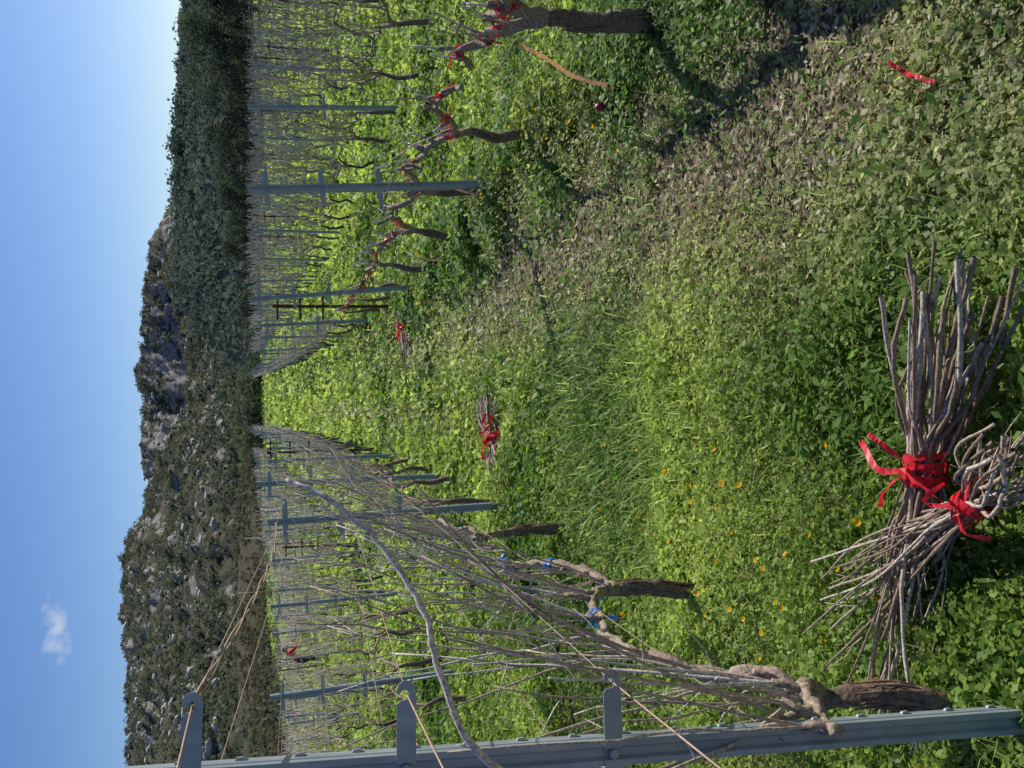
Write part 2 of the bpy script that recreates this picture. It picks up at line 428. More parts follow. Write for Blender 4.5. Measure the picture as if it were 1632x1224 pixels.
cust=([(-.74,1.70,-.08),(-.765,1.72,.06),(-.735,1.77,.20),(-.75,1.84,.35)],
 [[(-.75,1.84,.33),(-.72,1.93,.42),(-.745,2.08,.48),(-.74,2.24,.59),(-.755,2.45,.60),(-.76,2.6,.6)],
  [(-.75,1.84,.34),(-.69,1.76,.44),(-.70,1.62,.50),(-.66,1.45,.58)]])
vine_obj(-.74,1.72,0,3,None,seedv=1,rowf=lambda v:rowx(0,v),custom=cust,r0=.026,tilt=.05,rc=.0040)
cust=([(-.77,3.07,-.14),(-.79,3.09,.05),(-.76,3.08,.2),(-.765,3.12,.34)],
 [[(-.765,3.12,.33),(-.74,3.3,.36),(-.73,3.5,.45),(-.77,3.75,.55),(-.79,4.0,.54)],
  [(-.765,3.12,.33),(-.74,3.0,.44),(-.75,2.85,.52),(-.76,2.6,.57)]])
vine_obj(-.77,3.07,0,3,M_blue,seedv=4,rowf=lambda v:rowx(0,v),custom=cust,r0=.026,tilt=.10,rc=.0040,tiep=.5)
vine_obj(rowx(0,4.8),4.8,0,3,M_blue,seedv=2,rowf=lambda v:rowx(0,v),h=.6,tilt=.1,tiep=.3)
for yy in (6.5,7.8,9.2,10.5):
    vine_obj(rowx(0,yy),yy,1,3,None,seedv=yy,rowf=lambda v:rowx(0,v),h=.62,tilt=.1)
for yy in (1.5,2.15,2.8,3.46,5.1):
    vine_obj(rowx(1,yy),yy,0,0,M_red,seedv=yy,rowf=lambda v:rowx(1,v),pruned=True,h=.68,r0=(.048 if yy<3 else .036) if yy<4 else .024)  # extra vine out of frame and thicker near trunks, added for their cast shadow
for yy in (6.4,7.5,8.9,10.2,11.6,13):
    vine_obj(rowx(1,yy),yy,1 if yy>8 else 0,0,M_red,seedv=yy,rowf=lambda v:rowx(1,v),pruned=True,h=.66)
for k in range(-16,12):
    w=Buf();c=Buf()
    y0=12 if k==0 else (14.3 if k==1 else 5.0)
    if k<0: y0=max(3.2,(-k)*1.9/.62)
    if k>1: y0=max(4,(k)*2.2/.62)
    if k==2: y0=5
    ymax=88 if k>-6 else 62
    yy=y0+random.random()
    while yy<ymax:
        lod=1 if yy<13 else 2
        nc=(4 if k>1 else 2) if (yy<16) else (2 if yy<30 else 1)
        gap=(k==-4 and 28.5<yy<33.5) or (k==-3 and 23<yy<26.5)   # missing vines
        if not gap:
            make_vine(rowx(k,yy),yy,lod,nc,w,c,None,seedv=yy,rowf=lambda v,k=k:rowx(k,v),pruned=False,h=.6,fr=.00046 if k>1 else .00036)
        yy+=random.uniform(1.15,1.5)*(1 if yy<40 else 1.35)
    e=empty('grapevine_row'); w.obj('trunks',M_bark,True,e); c.obj('canes',M_wood,True,e)

# ---------------------------------------------------------------- posts
def post_mesh():
    v=[];f=[]
    def extr(outline,z0,z1):
        n=len(outline); b=len(v)
        for (a,bb) in outline: v.append((a,bb,z0))
        for (a,bb) in outline: v.append((a,bb,z1))
        for i in range(n): j=(i+1)%n; f.append((b+i,b+j,b+n+j,b+n+i))
        f.append(tuple(b+n+i for i in range(n))); f.append(tuple(b+i for i in reversed(range(n))))
    mid=[(.017,.036),(.023,.036),(.023,.010),(.019,.006),(.023,.002),(.023,-.014),(.012,-.018),(.007,-.008),(-.007,-.008),(-.012,-.018),(-.023,-.014),(-.023,.002),(-.019,.006),(-.023,.010),(-.023,.036),(-.017,.036)]
    inner=[(.017,.034),(.0205,.034),(.0205,.011),(.0165,.006),(.0205,.001),(.0205,-.0115),(.013,-.0150),(.008,-.0055),(-.008,-.0055),(-.013,-.0150),(-.0205,-.0115),(-.0205,.001),(-.0165,.006),(-.0205,.011),(-.0205,.034),(-.017,.034)]
    extr(mid+inner[::-1],-.4,1.85)
    for z in (1.0,1.38,1.74):
        for sg in (-1,1):
            o=[(.01,-.017),(.13,-.017),(.143,-.013),(.150,-.004),(.150,.006),(.143,.014),(.132,.017),(.126,.013),(.134,.006),(.134,-.001),(.127,-.005),(.118,-.001),(.116,.010),(.110,.017),(.01,.017)]
            b=len(v); n=len(o)
            for (a,zz) in o: v.append((sg*a,-.0215,z+zz))
            for (a,zz) in o: v.append((sg*a,-.0190,z+zz))
            f.append(tuple(b+i for i in range(n))); f.append(tuple(b+n+i for i in reversed(range(n))))
            for i in range(n): j=(i+1)%n; f.append((b+i,b+n+i,b+n+j,b+j))
        b=len(v)
        for y_ in (-.027,-.0216):
            for i in range(6):
                a=i*math.pi/3; v.append((.009*math.cos(a),y_,z+.009*math.sin(a)))
        f.append(tuple(b+i for i in range(6)))
        for i in range(6): j=(i+1)%6; f.append((b+i,b+6+i,b+6+j,b+j))
    zz=.15
    while zz<1.8:
        for sx in (-.0235,.0235):
            b=len(v); sg=1 if sx>0 else -1
            v+= [(sx,.022,zz),(sx,.030,zz),(sx,.030,zz+.022),(sx,.022,zz+.022),(sx+sg*.005,.023,zz+.010),(sx+sg*.005,.029,zz+.010),(sx+sg*.004,.029,zz+.020),(sx+sg*.004,.023,zz+.020)]
            f.extend([(b,b+1,b+5,b+4),(b+4,b+5,b+6,b+7),(b+3,b+7,b+6,b+2),(b+1,b+2,b+6,b+5),(b,b+4,b+7,b+3)])
        zz+=.1
    me=bpy.data.meshes.new('trellis_post'); me.from_pydata(v,[],f); me.materials.append(M_galv); me.update()
    return me
PM=post_mesh()
posts={}
def post(k,y,dx=0,leanx=0,leany=0,sink=0,yaw=0):
    x=rowx(k,y)+dx
    ob=bpy.data.objects.new('trellis_post',PM); COL.objects.link(ob)
    ob.location=(x,y,g(x,y)-sink)
    ob.rotation_euler=(leany,leanx,yaw)
    posts.setdefault(k,[]).append((y,ob)); return ob
post(0,1.51,.015,math.radians(2.7),-.065,-.03,.12)
post(0,6.05,0,math.radians(-.5),0,.16); post(0,8.5,0,math.radians(0.6),0,.04)
yy=12.6
while yy<85: post(0,yy,0,math.radians(random.uniform(-1.5,1.5)),random.uniform(-.03,.03),random.uniform(0,.12)); yy+=4.2
post(1,2.15,0.02,math.radians(-2),0,.05)
post(1,6.17,0,math.radians(-3.5),0,.08,.15); post(1,10.1,0,math.radians(-4.5),0,-.03)
yy=14.2
while yy<85: post(1,yy,0,math.radians(random.uniform(-3,1)),random.uniform(-.03,.03),random.uniform(0,.12)); yy+=4.1
post(2,10.7,0,math.radians(-3),0,0); 
yy=15
while yy<85: post(2,yy,0,math.radians(random.uniform(-3,1)),0,random.uniform(0,.12)); yy+=4.1
post(-1,8.46,0.05,math.radians(-1.5),0,.1)
yy=4.3; post(-1,yy); yy=12.5
while yy<80: post(-1,yy,0,math.radians(random.uniform(-2,2)),0,random.uniform(0,.12)); yy+=4.1
def rusty(k,y):
    x=rowx(k,y); z=g(x,y); b=Buf()
    h=random.uniform(1.5,1.75)
    b.tube([(0,0,-.3),(0,0,h)],.028,4,(.1,.05,.03))
    for zz in (h-.06,h-.35,h-.64): b.tube([(-.17,-.03,zz),(.17,-.03,zz)],.018,4,(.1,.05,.03))
    ob=b.obj('rusty_trellis_post',M_rust,False); ob.location=(x,y,z); ob.rotation_euler=(0,random.uniform(-.03,.03),0)
    posts.setdefault(k,[]).append((y,ob))
for k in list(range(-14,-1))+list(range(3,10)):
    y=max(5.5,abs(k)*1.9/.55)+random.uniform(0,3)
    while y<(60 if k<-6 else 80):
        if random.random()<.22: rusty(k,y)
        else: post(k,y,0,math.radians(random.uniform(-2.5,2.5)),random.uniform(-.03,.03),random.uniform(0,.25))
        y+=random.uniform(4.0,5.2)*(1 if y<30 else 1.8)
rusty(0,14.6); rusty(-1,17.5); rusty(1,12.2)
wb=Buf()
for k,pl in posts.items():
    pl=[(y,o) for y,o in sorted(pl,key=lambda a:a[0])]
    for (ya,oa),(yb,ob) in zip(pl[:-1],pl[1:]):
        if ya>32: break
        ma=Matrix.LocRotScale(oa.location,oa.rotation_euler,None); mb=Matrix.LocRotScale(ob.location,ob.rotation_euler,None)
        for z in (.66,1.0,1.38,1.74):
            for sg in ((-1,1) if z>.7 else (0,)):
                if ya>12 and sg==-1: continue
                A=ma@Vector((sg*.128,-.02,z)); B=mb@Vector((sg*.128,-.02,z))
                r=max(.0014,.00012*ya)
                wb.tube([A,(A+B)/2-Vector((0,0,.015)),B],r,4,(.5,.45,.4),cap=False)
pa=[o for y,o in posts[0] if y<2][0]; m0=Matrix.LocRotScale(pa.location,pa.rotation_euler,None)
pb=[o for y,o in posts[0] if 5<y<7][0]; m1=Matrix.LocRotScale(pb.location,pb.rotation_euler,None)
A=m0@Vector((.128,-.02,1.74)); B=m1@Vector((.0,-.02,1.8))
for ph in (0,math.pi):
    pts=[]
    for i in range(60):
        t=i/59; p=A.lerp(B,t)-Vector((0,0,.05*math.sin(math.pi*t))); a=t*30+ph
        pts.append(p+Vector((math.cos(a),0,math.sin(a)))*.005)
    wb.tube(pts,.0028,5,(.5,.35,.25),cap=False)
for z in (1.0,1.38,1.74):
    A=m0@Vector((.128,-.02,z)); wb.tube([A,A+Vector((.02,-1.5,.02))],.002,5,(.5,.4,.3),cap=False)
wb.obj('trellis_wires',M_wire,True)

# loose long foreground canes
e=empty('long_vine_cane'); b=Buf()
def nodal(b,pts,r0,r1,n,col,sides=8,j=.35):
    P=smoothpath(pts,n); rad=[]
    for i in range(n):
        P[i]=P[i]+RV()*r0*j
        rr=r0+(r1-r0)*i/(n-1); rad.append(rr*(1.22 if i%4==0 else 1.0))
    b.tube(P,rad,sides,col)
    return P
P=nodal(b,[(-.68,1.42,1.02),(-.63,1.45,1.23),(-.478,1.5,1.308),(-.385,1.53,1.325),(-.266,1.6,1.394),(-.19,1.66,1.48),(-.163,1.7,1.543)],.0062,.0042,40,(.80,.68,.54),j=.5)
for i in (8,17,24,31): cane(b,P[i],Vector((.1,.3,random.choice([-1,1])*.6)),.035,.0026,4,5,.1,CANE)
b.obj('cane',M_wood,True,e)
b=Buf(); e=empty('long_vine_cane')
P=nodal(b,[(-.73,2.2,.62),(-.66,2.4,.80),(-.50,2.55,.98),(-.30,2.75,1.12),(-.12,2.9,1.22)],.0038,.0020,36,(.26,.19,.14),6)
for i in (20,27,31): cane(b,P[i],Vector((.4,.3,.5)),.14,.0016,5,4,.08,CANE)
nodal(b,[(-.74,2.9,.6),(-.62,3.2,.95),(-.40,3.6,1.2),(-.25,3.9,1.28)],.004,.002,30,(.25,.19,.13),6)
b.obj('cane',M_wood,True,e)

# ---------------------------------------------------------------- tied bundles of prunings
def bundle(specs,flat=.7):
    e=empty('vine_prunings_bundle'); b=Buf(); rb=Buf()
    for (E1,K,E2,s1,rk,s2,n,r0) in specs:
        E1,K,E2=Vector(E1),Vector(K),Vector(E2); axd=(E2-E1).normalized()
        sd=axd.cross(Vector((0,0,1))).normalized(); upv=sd.cross(axd)
        def cl_(p): p.z=max(p.z,g(p.x,p.y)+.03); return p
        L_=(E2-E1).length
        for i in range(n):
            a=random.uniform(0,2*math.pi); q=math.sqrt(random.random())
            k=K+(sd*math.cos(a)+upv*math.sin(a))*rk*q
            a1=a+random.gauss(0,.8); a2=a+random.gauss(0,.8)
            o1=(sd*math.cos(a1)+upv*flat*math.sin(a1))*s1*random.uniform(.2,1.2)
            o2=(sd*math.cos(a2)+upv*flat*math.sin(a2))*s2*random.uniform(.2,1.2)
            l1=random.uniform(.6,1.12); l2=random.uniform(.5,1.15)
            p1=K+(E1-K)*l1+o1*l1; p2=K+(E2-K)*l2+o2*l2
            pm1=cl_(K.lerp(p1,.55)+(k-K)*1.2+RV()*.035*L_); pm2=cl_(K.lerp(p2,.55)+(k-K)*1.2+RV()*.035*L_)
            pk1=K.lerp(p1,.2)+(k-K); pk2=K.lerp(p2,.2)+(k-K)
            cl_(p1);cl_(p2)
            r=r0*random.uniform(.5,1.25)
            col=random.choice([(.28,.20,.145),(.36,.275,.20),(.44,.35,.26),(.21,.155,.12),(.54,.46,.37)])
            nodal(b,[p1,pm1,pk1,k,pk2,pm2,p2],r,r*.7,32,col,7,j=.28)
            for rep in range(2):
                if random.random()<.5:
                    pp=K.lerp(random.choice([p1,p2]),random.uniform(.45,.8)); cane(b,pp,(pp-K).normalized()+RV()*.8,random.uniform(.05,.16),r*.4,5,4,.12,CANE)
        for w in range(7):
            off=axd*(w*.010-.035+random.uniform(-.008,.008)); tl=random.uniform(-.8,.8); b0=len(rb.v); wd_=random.uniform(.004,.009)
            for a in np.linspace(0,2*math.pi,17):
                rr=(rk+.010)*random.uniform(.94,1.1)
                pt=K+off+(sd*math.cos(a)+upv*math.sin(a))*rr+axd*(tl*.03*math.cos(a))
                rb.v+=[pt-axd*wd_,pt+axd*wd_]; rb.c+=[(1,0,0)]*2
            for i in range(16): rb.f.append((b0+2*i,b0+2*i+1,b0+2*i+3,b0+2*i+2))
    b.obj('canes',M_wood,True,e)
    return e,rb
e,rb=bundle([((.23,1.66,.10),(-.227,1.79,.08),(-.82,1.90,.06),.17,.038,.17,46,.0052),
             ((-.14,1.46,.14),(-.285,1.60,.13),(-.62,2.20,.08),.08,.025,.14,30,.0043)])
K=Vector((-.227,1.79,.135))
ribbon(rb,[K,K+Vector((.0,.06,.03)),K+Vector((.05,.12,.02)),K+Vector((.06,.16,0))],.016,n=14,tw=.8)
ribbon(rb,[K,K+Vector((-.05,.05,.02)),K+Vector((-.1,.12,-.02))],.014,n=12,tw=1.5)
ribbon(rb,[K,K+Vector((.03,-.05,.05)),K+Vector((.07,-.03,.09)),K+Vector((.09,.0,.10))],.013,n=14,tw=1)
ribbon(rb,[K,K+Vector((-.01,-.08,.05)),K+Vector((-.02,-.14,.07)),K+Vector((-.05,-.19,.06))],.011,n=12,tw=1)
K=Vector((-.285,1.60,.165))
ribbon(rb,[K,K+Vector((.0,.05,.03)),K+Vector((.02,.03,.05)),K+Vector((.05,.01,.02))],.011,n=12,tw=2)
ribbon(rb,[K,K+Vector((-.05,-.03,.01)),K+Vector((-.06,-.07,-.02))],.012,n=10,tw=1)
rb.obj('red_ribbon',M_red,False,e)
for (x,y,yaw,sc) in [(-.40,6.4,.75,.95),(.70,10.9,.7,.8)]:
    z=g(x,y)+.07; dx,dy=math.cos(yaw)*sc*.45,math.sin(yaw)*sc*.45
    e,rb=bundle([((x-dx,y-dy,z),(x,y,z+.02),(x+dx,y+dy,z),.15,.055,.15,55,.0062)],.5)
    K=Vector((x,y,z+.08))
    for j in range(7):
        d=Vector((random.uniform(-.2,.2),random.uniform(-.2,.1),random.uniform(-.04,.05)))
        ribbon(rb,[K,K+d*.5+Vector((0,0,.03)),K+d],.022,n=8,tw=1.5)
    rb.obj('red_ribbon',M_red,False,e)
def ribobj(name,pts,w,mat,tw=1.2):
    rb=Buf(); ribbon(rb,pts,w,n=24,tw=tw); return rb.obj(name,mat,False)
ribobj('red_ribbon',[(.70,1.82,.0),(.73,1.87,.012),(.76,1.93,-.01),(.80,1.97,.01)],.012,M_red,.8)
ribobj('orange_ribbon',[(1.44,3.7,.46),(1.40,3.72,.34),(1.34,3.75,.2),(1.30,3.72,.06)],.018,M_tan,1.5)
ribobj('orange_ribbon',[(1.42,6.3,.30),(1.36,6.2,.15),(1.30,6.1,.0),(1.24,6.05,-.08)],.02,M_tan,1.0)
ribobj('orange_ribbon',[(1.2,8.4,.1),(1.17,8.3,.0),(1.15,8.2,-.15)],.02,M_tan,1.0)
def sphere_obj(name,loc,r,mat):
    bm=bmesh.new(); bmesh.ops.create_uvsphere(bm,u_segments=20,v_segments=14,radius=r)
    for v in bm.verts:
        v.co.z*=.93
        if v.co.z>r*.8: v.co.z+= (r*.12 if (v.co.xy.length<r*.25) else -.02*r)
    for a in range(5):
        an=a*2*math.pi/5; p=[bm.verts.new((r*.16*math.cos(an+d),r*.16*math.sin(an+d),r*.9)) for d in (-.4,.4)]
        t=bm.verts.new((r*.28*math.cos(an),r*.28*math.sin(an),r*1.25)); bm.faces.new((p[0],p[1],t))
    me=bpy.data.meshes.new(name); bm.to_mesh(me); bm.free(); me.materials.append(mat)
    me.polygons.foreach_set('use_smooth',np.ones(len(me.polygons),dtype=bool))
    ob=bpy.data.objects.new(name,me); COL.objects.link(ob); ob.location=loc; ob.rotation_euler=(1.0,.6,0); return ob
sphere_obj('pomegranate',(1.28,3.95,g(1.28,3.95)+.12),.024,plastic('fruit_skin',(.25,.02,.03),.3,0))

# marigolds
fl=[(-.47,2.73),(-.44,2.80),(-.50,2.66),(-.79,2.5),(-.76,2.56),(-.80,2.8),(-.74,2.85),(-.39,2.07),(-.45,2.25),(-.19,2.2),(-.17,2.75),(-.6,2.7),(-.58,2.45),(-.66,2.35),(-.85,2.35),(-.9,1.75),(-.95,1.6),(-.88,1.9),(1.40,4.9),(1.22,4.45),(1.25,4.35),(1.2,4.0),(1.18,4.5),(1.28,4.2),(-.7,2.75),(-.62,3.2),(.95,5.2),(-.35,3.3),(-.52,2.35)]
for i in range(24): fl.append((random.uniform(-.95,-.2),random.uniform(1.9,4.2)))
for i in range(22): fl.append((random.uniform(1.0,1.6),random.uniform(3.8,6.5)))
for i in range(140): 
    y=random.uniform(3,22); fl.append((random.choice([float(XL(y))+random.gauss(0,.3),float(XR(y))+random.gauss(0,.25),random.uniform(-.3*y,.3*y)]),y))
v=[];f=[];cl=[]
for (x,y) in fl:
    h=float(plant_h(x,y))+.035; c=Vector((x,y,g(x,y)+h)); r=.0115*random.uniform(.6,1.25)*(1 if y<8 else 1.4)
    up=Vector((random.gauss(0,.6),random.gauss(-.1,.6),1)).normalized(); a1=up.orthogonal().normalized(); a2=up.cross(a1)
    cup=random.uniform(.1,.9)
    for k in range(13):
        a=k*2*math.pi/13+random.uniform(-.1,.1); d=a1*math.cos(a)+a2*math.sin(a); s=up.cross(d)
        b=len(v); v+=[c+d*r*.2,c+d*r*.7+s*r*.2+up*r*.1,c+d*r*(1-.3*cup)+up*r*cup,c+d*r*.7-s*r*.2+up*r*.1]
        f.append((b,b+1,b+2,b+3)); cc=(.9,random.uniform(.42,.62),.02); cl+=[cc]*4
    b=len(v)
    for k in range(6): a=k*math.pi/3; v.append(c+(a1*math.cos(a)+a2*math.sin(a))*r*.3+up*r*.12); cl.append((.7,.28,.01))
    f.append((b,b+1,b+2,b+3)); f.append((b,b+3,b+4,b+5))
mesh_quads('marigold_flowers',np.array([tuple(a) for a in v]),np.array(f),np.array(cl),leaf_mat('petal',.35,.6,.2))

# ---------------------------------------------------------------- bucket
b=Buf(); bx,by=-9.9,28.0
b.tube([(0,0,0),(0,0,.005),(0,0,.28),(0,0,.30),(0,0,.31)],[.10,.125,.16,.17,.165],16,(0,0,0),cap=False)
b.tube([(0,0,.31),(0,0,.02)],[.16,.12],16,(0,0,0),cap=True)
b.tube(smoothpath([(-.165,0,.29),(-.1,.05,.42),(0,.06,.46),(.1,.05,.42),(.165,0,.29)],12),.006,6,(0,0,0))
ob=b.obj('black_bucket',M_black,True); ob.location=(bx,by,g(bx,by)+.02)

# ---------------------------------------------------------------- person
def person(loc,yaw):
    V=[];E=[];R=[];PT=[]
    def add(p,r,part,par=None):
        V.append(p);R.append(r);PT.append(part)
        if par is not None: E.append((par,len(V)-1))
        return len(V)-1
    pel=add((0,0,.86),.15,'t'); sp=add((.13,0,1.04),.14,'j',pel); ch=add((.26,0,1.22),.155,'j',sp); up=add((.35,0,1.33),.12,'j',ch)
    nk=add((.41,0,1.39),.055,'s',up); hd=add((.45,0,1.45),.085,'h',nk); hd2=add((.50,0,1.50),.095,'s',hd); tp=add((.53,0,1.57),.07,'h',hd2)
    for s in (-1,1):
        hp=add((.01,.10*s,.82),.115,'t',pel); kn=add((.08,.13*s,.46),.075,'t',hp); an=add((-.03,.14*s,.09),.048,'t',kn)
        he=add((-.01,.14*s,.05),.045,'b',an); to=add((.16,.16*s,.04),.038,'b',he)
        sh=add((.34,.19*s,1.27),.065,'j',up); el=add((.50,.24*s,1.04),.05,'j',sh); wr=add((.72,.17*s,.98),.034,'j',el)
        pm=add((.78,.15*s,.96),.036,'s',wr)
        for fi in range(4):
            o=(fi-1.5)*.018; l=[.036,.042,.039,.03][fi]
            k1=add((.81,.15*s+o,.955),.010,'s',pm); k2=add((.81+l*.8,.15*s+o,.94),.009,'s',k1); add((.81+l,.15*s+o,.91),.008,'s',k2)
        t1=add((.76,.12*s,.955),.011,'s',pm); add((.80,.105*s,.94),.009,'s',t1)
    me=bpy.data.meshes.new('p'); me.from_pydata(V,E,[]); o=bpy.data.objects.new('p',me); COL.objects.link(o)
    md=o.modifiers.new('s','SKIN'); sv=me.skin_vertices[0].data
    for i,r in enumerate(R): sv[i].radius=(r,r*.9)
    sv[0].use_root=True
    o.modifiers.new('d','SUBSURF').levels=2
    dg=bpy.context.evaluated_depsgraph_get(); m2=bpy.data.meshes.new_from_object(o.evaluated_get(dg)); bpy.data.objects.remove(o)
    mats={'j':plastic('red_jacket',(.72,.04,.04),.8,0),'t':plastic('dark_trousers',(.03,.035,.05),.9,0),'s':plastic('skin',(.5,.3,.2),.6,0),'h':plastic('hair',(.03,.02,.015),.7,0),'b':plastic('boots',(.03,.025,.02),.7,0)}
    ks=list(mats); m2.materials.clear()
    for k in ks: m2.materials.append(mats[k])
    VV=np.array(V)
    for p in m2.polygons:
        i=int(np.argmin(((VV-np.array(p.center))**2).sum(1)-np.array(R)**2)); p.material_index=ks.index(PT[i]); p.use_smooth=True
    ob=bpy.data.objects.new('person',m2); COL.objects.link(ob); ob.location=loc; ob.rotation_euler=(0,0,yaw); return ob
px,py=-10.05,34.6
person((px,py,g(px,py)),math.radians(20))

# ---------------------------------------------------------------- hills
S_T=[-1.3,-.6,-.39,-.276,-.212,-.147,-.125,-.102,-.05,-.03,-.012,.01,.025,.079,.12,.144,.18,.222,.307,.406,.8,1.3]
R_T=[.09,.112,.122,.125,.125,.121,.108,.104,.107,.103,.100,.106,.108,.104,.101,.096,.078,.066,.062,.05,.05,.05]
def hill(name,s0,s1,ns,ny_,Yf,Yr,rt,mat,cliff=.0,amp=1.0,seed=0):
    ss=np.linspace(s0,s1,ns); tt=np.concatenate([np.linspace(0,.8,int(ny_*.65),endpoint=False),np.linspace(.8,1,ny_-int(ny_*.65)),1+np.linspace(.04,.8,10)])
    SS,TT=np.meshgrid(ss,tt)
    yf=np.interp(SS,Yf[0],Yf[1]); Y=yf+(Yr-yf)*TT; X=SS*Y
    Hh=np.interp(SS,rt[0],rt[1])*Yr+1.6
    ctr=np.clip(1.25-np.abs(SS-.06)/.16,.2,1.0)
    cv=cliff*(.3+1.0*fbm(X,Y*0,.02,seed+7,3))*ctr
    wob=.05*(fbm(X,Y*0,.09,seed+31,5)-.5)
    T2=TT+wob*np.clip((TT-.6)*4,0,1)*(TT<1)
    pr=np.where(T2<=.9,T2**1.15*(1-cv)/(.9**1.15),(1-cv)+cv*np.clip((T2-.9)/.06,0,1)**.8)
    pr=np.where(TT>1,1-(TT-1)*.9,pr)
    n1=fbm(X,Y,.012,seed,5)-.5; n2=fbm(X,Y,.05,seed+50,4)-.5; n3=1-2*np.abs(fbm(X,Y,.03,seed+90,4)-.5)
    fade=np.clip(TT*4,0,1)
    top=np.clip(1-np.abs(TT-1)*3,0,1)
    n4=np.abs(fbm(X,Y,.16,seed+120,3)-.5)*2
    n5=fbm(X,Y*.35,.35,seed+160,3)
    ledge=np.clip((fbm(X,Y,.06,seed+200,4)-.5)*10,0,1)
    Z=-2.0+(Hh+2)*pr+amp*fade*(14*n1*(1-.8*top)+6*n2*(1-.2*top)+6*(n3-.8)*(1-.4*top)+3.5*(n4-.4)+3.0*(n5-.5)+1.5*(ledge-.5)*(1-.4*top))
    co=np.stack([X.ravel(),Y.ravel(),Z.ravel()],1); nyy=len(tt)
    i=np.arange((nyy-1)*(ns-1)); r_=i//(ns-1); c_=i%(ns-1); a_=r_*ns+c_
    q=np.stack([a_,a_+1,a_+ns+1,a_+ns],1)
    mesh_quads(name,co,q,None,mat,False)
    return X,Y,Z,TT,SS
def hill_mat(name,scrub,rock,rockamt,sc=.12):
    m,nt,out=newmat(name)
    geo=N(nt,'ShaderNodeNewGeometry'); sep=N(nt,'ShaderNodeSeparateXYZ'); nt.links.new(geo.outputs['Normal'],sep.inputs[0])
    n1=N(nt,'ShaderNodeTexNoise'); n1.inputs['Scale'].default_value=sc; n1.inputs['Detail'].default_value=12; n1.inputs['Roughness'].default_value=.75
    n2=N(nt,'ShaderNodeTexNoise'); n2.inputs['Scale'].default_value=sc*4; n2.inputs['Detail'].default_value=10; n2.inputs['Roughness'].default_value=.85
    for n in (n1,n2): nt.links.new(geo.outputs['Position'],n.inputs['Vector'])
    rs=ramp(nt,scrub,n2.outputs['Fac']); rr=ramp(nt,rock,n2.outputs['Fac'])
    a=N(nt,'ShaderNodeMath',operation='MULTIPLY_ADD'); nt.links.new(sep.outputs[2],a.inputs[0]); a.inputs[1].default_value=-1.1; 
    nt.links.new(n1.outputs['Fac'],a.inputs[2])
    mr=N(nt,'ShaderNodeMapRange'); mr.inputs[1].default_value=rockamt; mr.inputs[2].default_value=rockamt+.10; nt.links.new(a.outputs[0],mr.inputs[0])
    mx=N(nt,'ShaderNodeMix'); mx.data_type='RGBA'; nt.links.new(mr.outputs[0],mx.inputs[0]); nt.links.new(rs.outputs[0],mx.inputs[6]); nt.links.new(rr.outputs[0],mx.inputs[7])
    p=N(nt,'ShaderNodeBsdfPrincipled'); p.inputs['Roughness'].default_value=.95; p.inputs['Specular IOR Level'].default_value=.1
    nt.links.new(mx.outputs[2],p.inputs['Base Color'])
    bp=N(nt,'ShaderNodeBump'); bp.inputs['Strength'].default_value=1; bp.inputs['Distance'].default_value=2.0
    nt.links.new(n2.outputs['Fac'],bp.inputs['Height']); nt.links.new(bp.outputs[0],p.inputs['Normal'])
    nt.links.new(p.outputs[0],out.inputs[0]); return m
MA=hill_mat('rocky_scrub',[(.38,(.06,.07,.042)),(.5,(.14,.14,.09)),(.62,(.26,.235,.165))],[(.38,(.24,.225,.205)),(.5,(.46,.43,.39)),(.62,(.62,.585,.54))],-.34)
MB=hill_mat('forest_floor',[(.35,(.04,.055,.055)),(.65,(.10,.12,.10))],[(.3,(.15,.15,.15)),(.6,(.3,.3,.3))],-.2)  # distance haze put into the ground colours as a blue-grey cast
A=hill('rocky_hill',-1.3,1.3,900,260,([-1.3,-.36,-.2,0,.2,1.3],[80,85,125,115,120,140]),420,(S_T,R_T),MA,.36,1.0,3)
RB=([-.02,.0,.03,.05,.079,.12,.144,.222,.3,.4,.8,1.4],[-.01,.002,.012,.024,.048,.064,.058,.054,.051,.042,.045,.05])
B=hill('wooded_hill',-.02,1.4,260,70,([-.02,.1,.4,1.4],[105,90,85,90]),215,RB,MB,.1,.4,21)
RC=([-1.3,-.4,-.3,-.2,-.12,-.06],[.02,.022,.021,.018,.012,.004])
C=hill('scrub_foothill',-1.3,-.05,220,40,([-1.3,-.36,-.2,-.05],[66,68,105,112]),150,RC,hill_mat('foothill_scrub',[(.35,(.10,.095,.055)),(.5,(.19,.17,.105)),(.65,(.28,.24,.16))],[(.3,(.2,.17,.14)),(.6,(.33,.29,.24))],-.2,.3),.05,.12,33)

def clumps(name,cen,rad,nq,qs,c_lo,c_hi,flat=.75,mat=M_tree):
    n=len(cen); M=n*nq
    idx=np.repeat(np.arange(n),nq)
    d=norm(rng.normal(size=(M,3))); rr=(.45+.55*rng.random(M))**.6
    ph=rng.random(n)*6
    lump=1+.28*np.sin(d[:,0]*5+ph[idx])*np.cos(d[:,1]*4+ph[idx]*2)
    off=d*(rad[idx]*rr*lump)[:,None]; off[:,2]*=flat
    c=cen[idx]+off
    nrm=norm(d+rng.normal(0,.6,(M,3))); e1=norm(np.cross(nrm,rng.normal(size=(M,3)))); e2=np.cross(nrm,e1)
    s=(qs*(rad[idx]**.5)*(.4+.9*rng.random(M)))[:,None]
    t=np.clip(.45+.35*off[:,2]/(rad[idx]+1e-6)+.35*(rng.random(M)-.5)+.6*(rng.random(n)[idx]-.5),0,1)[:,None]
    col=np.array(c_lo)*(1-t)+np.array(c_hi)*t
    co=diamonds(c,e1*s,e2*s*.8)
    return mesh_quads(name,co,np.arange(len(co)).reshape(-1,4),np.repeat(col,4,axis=0),mat)
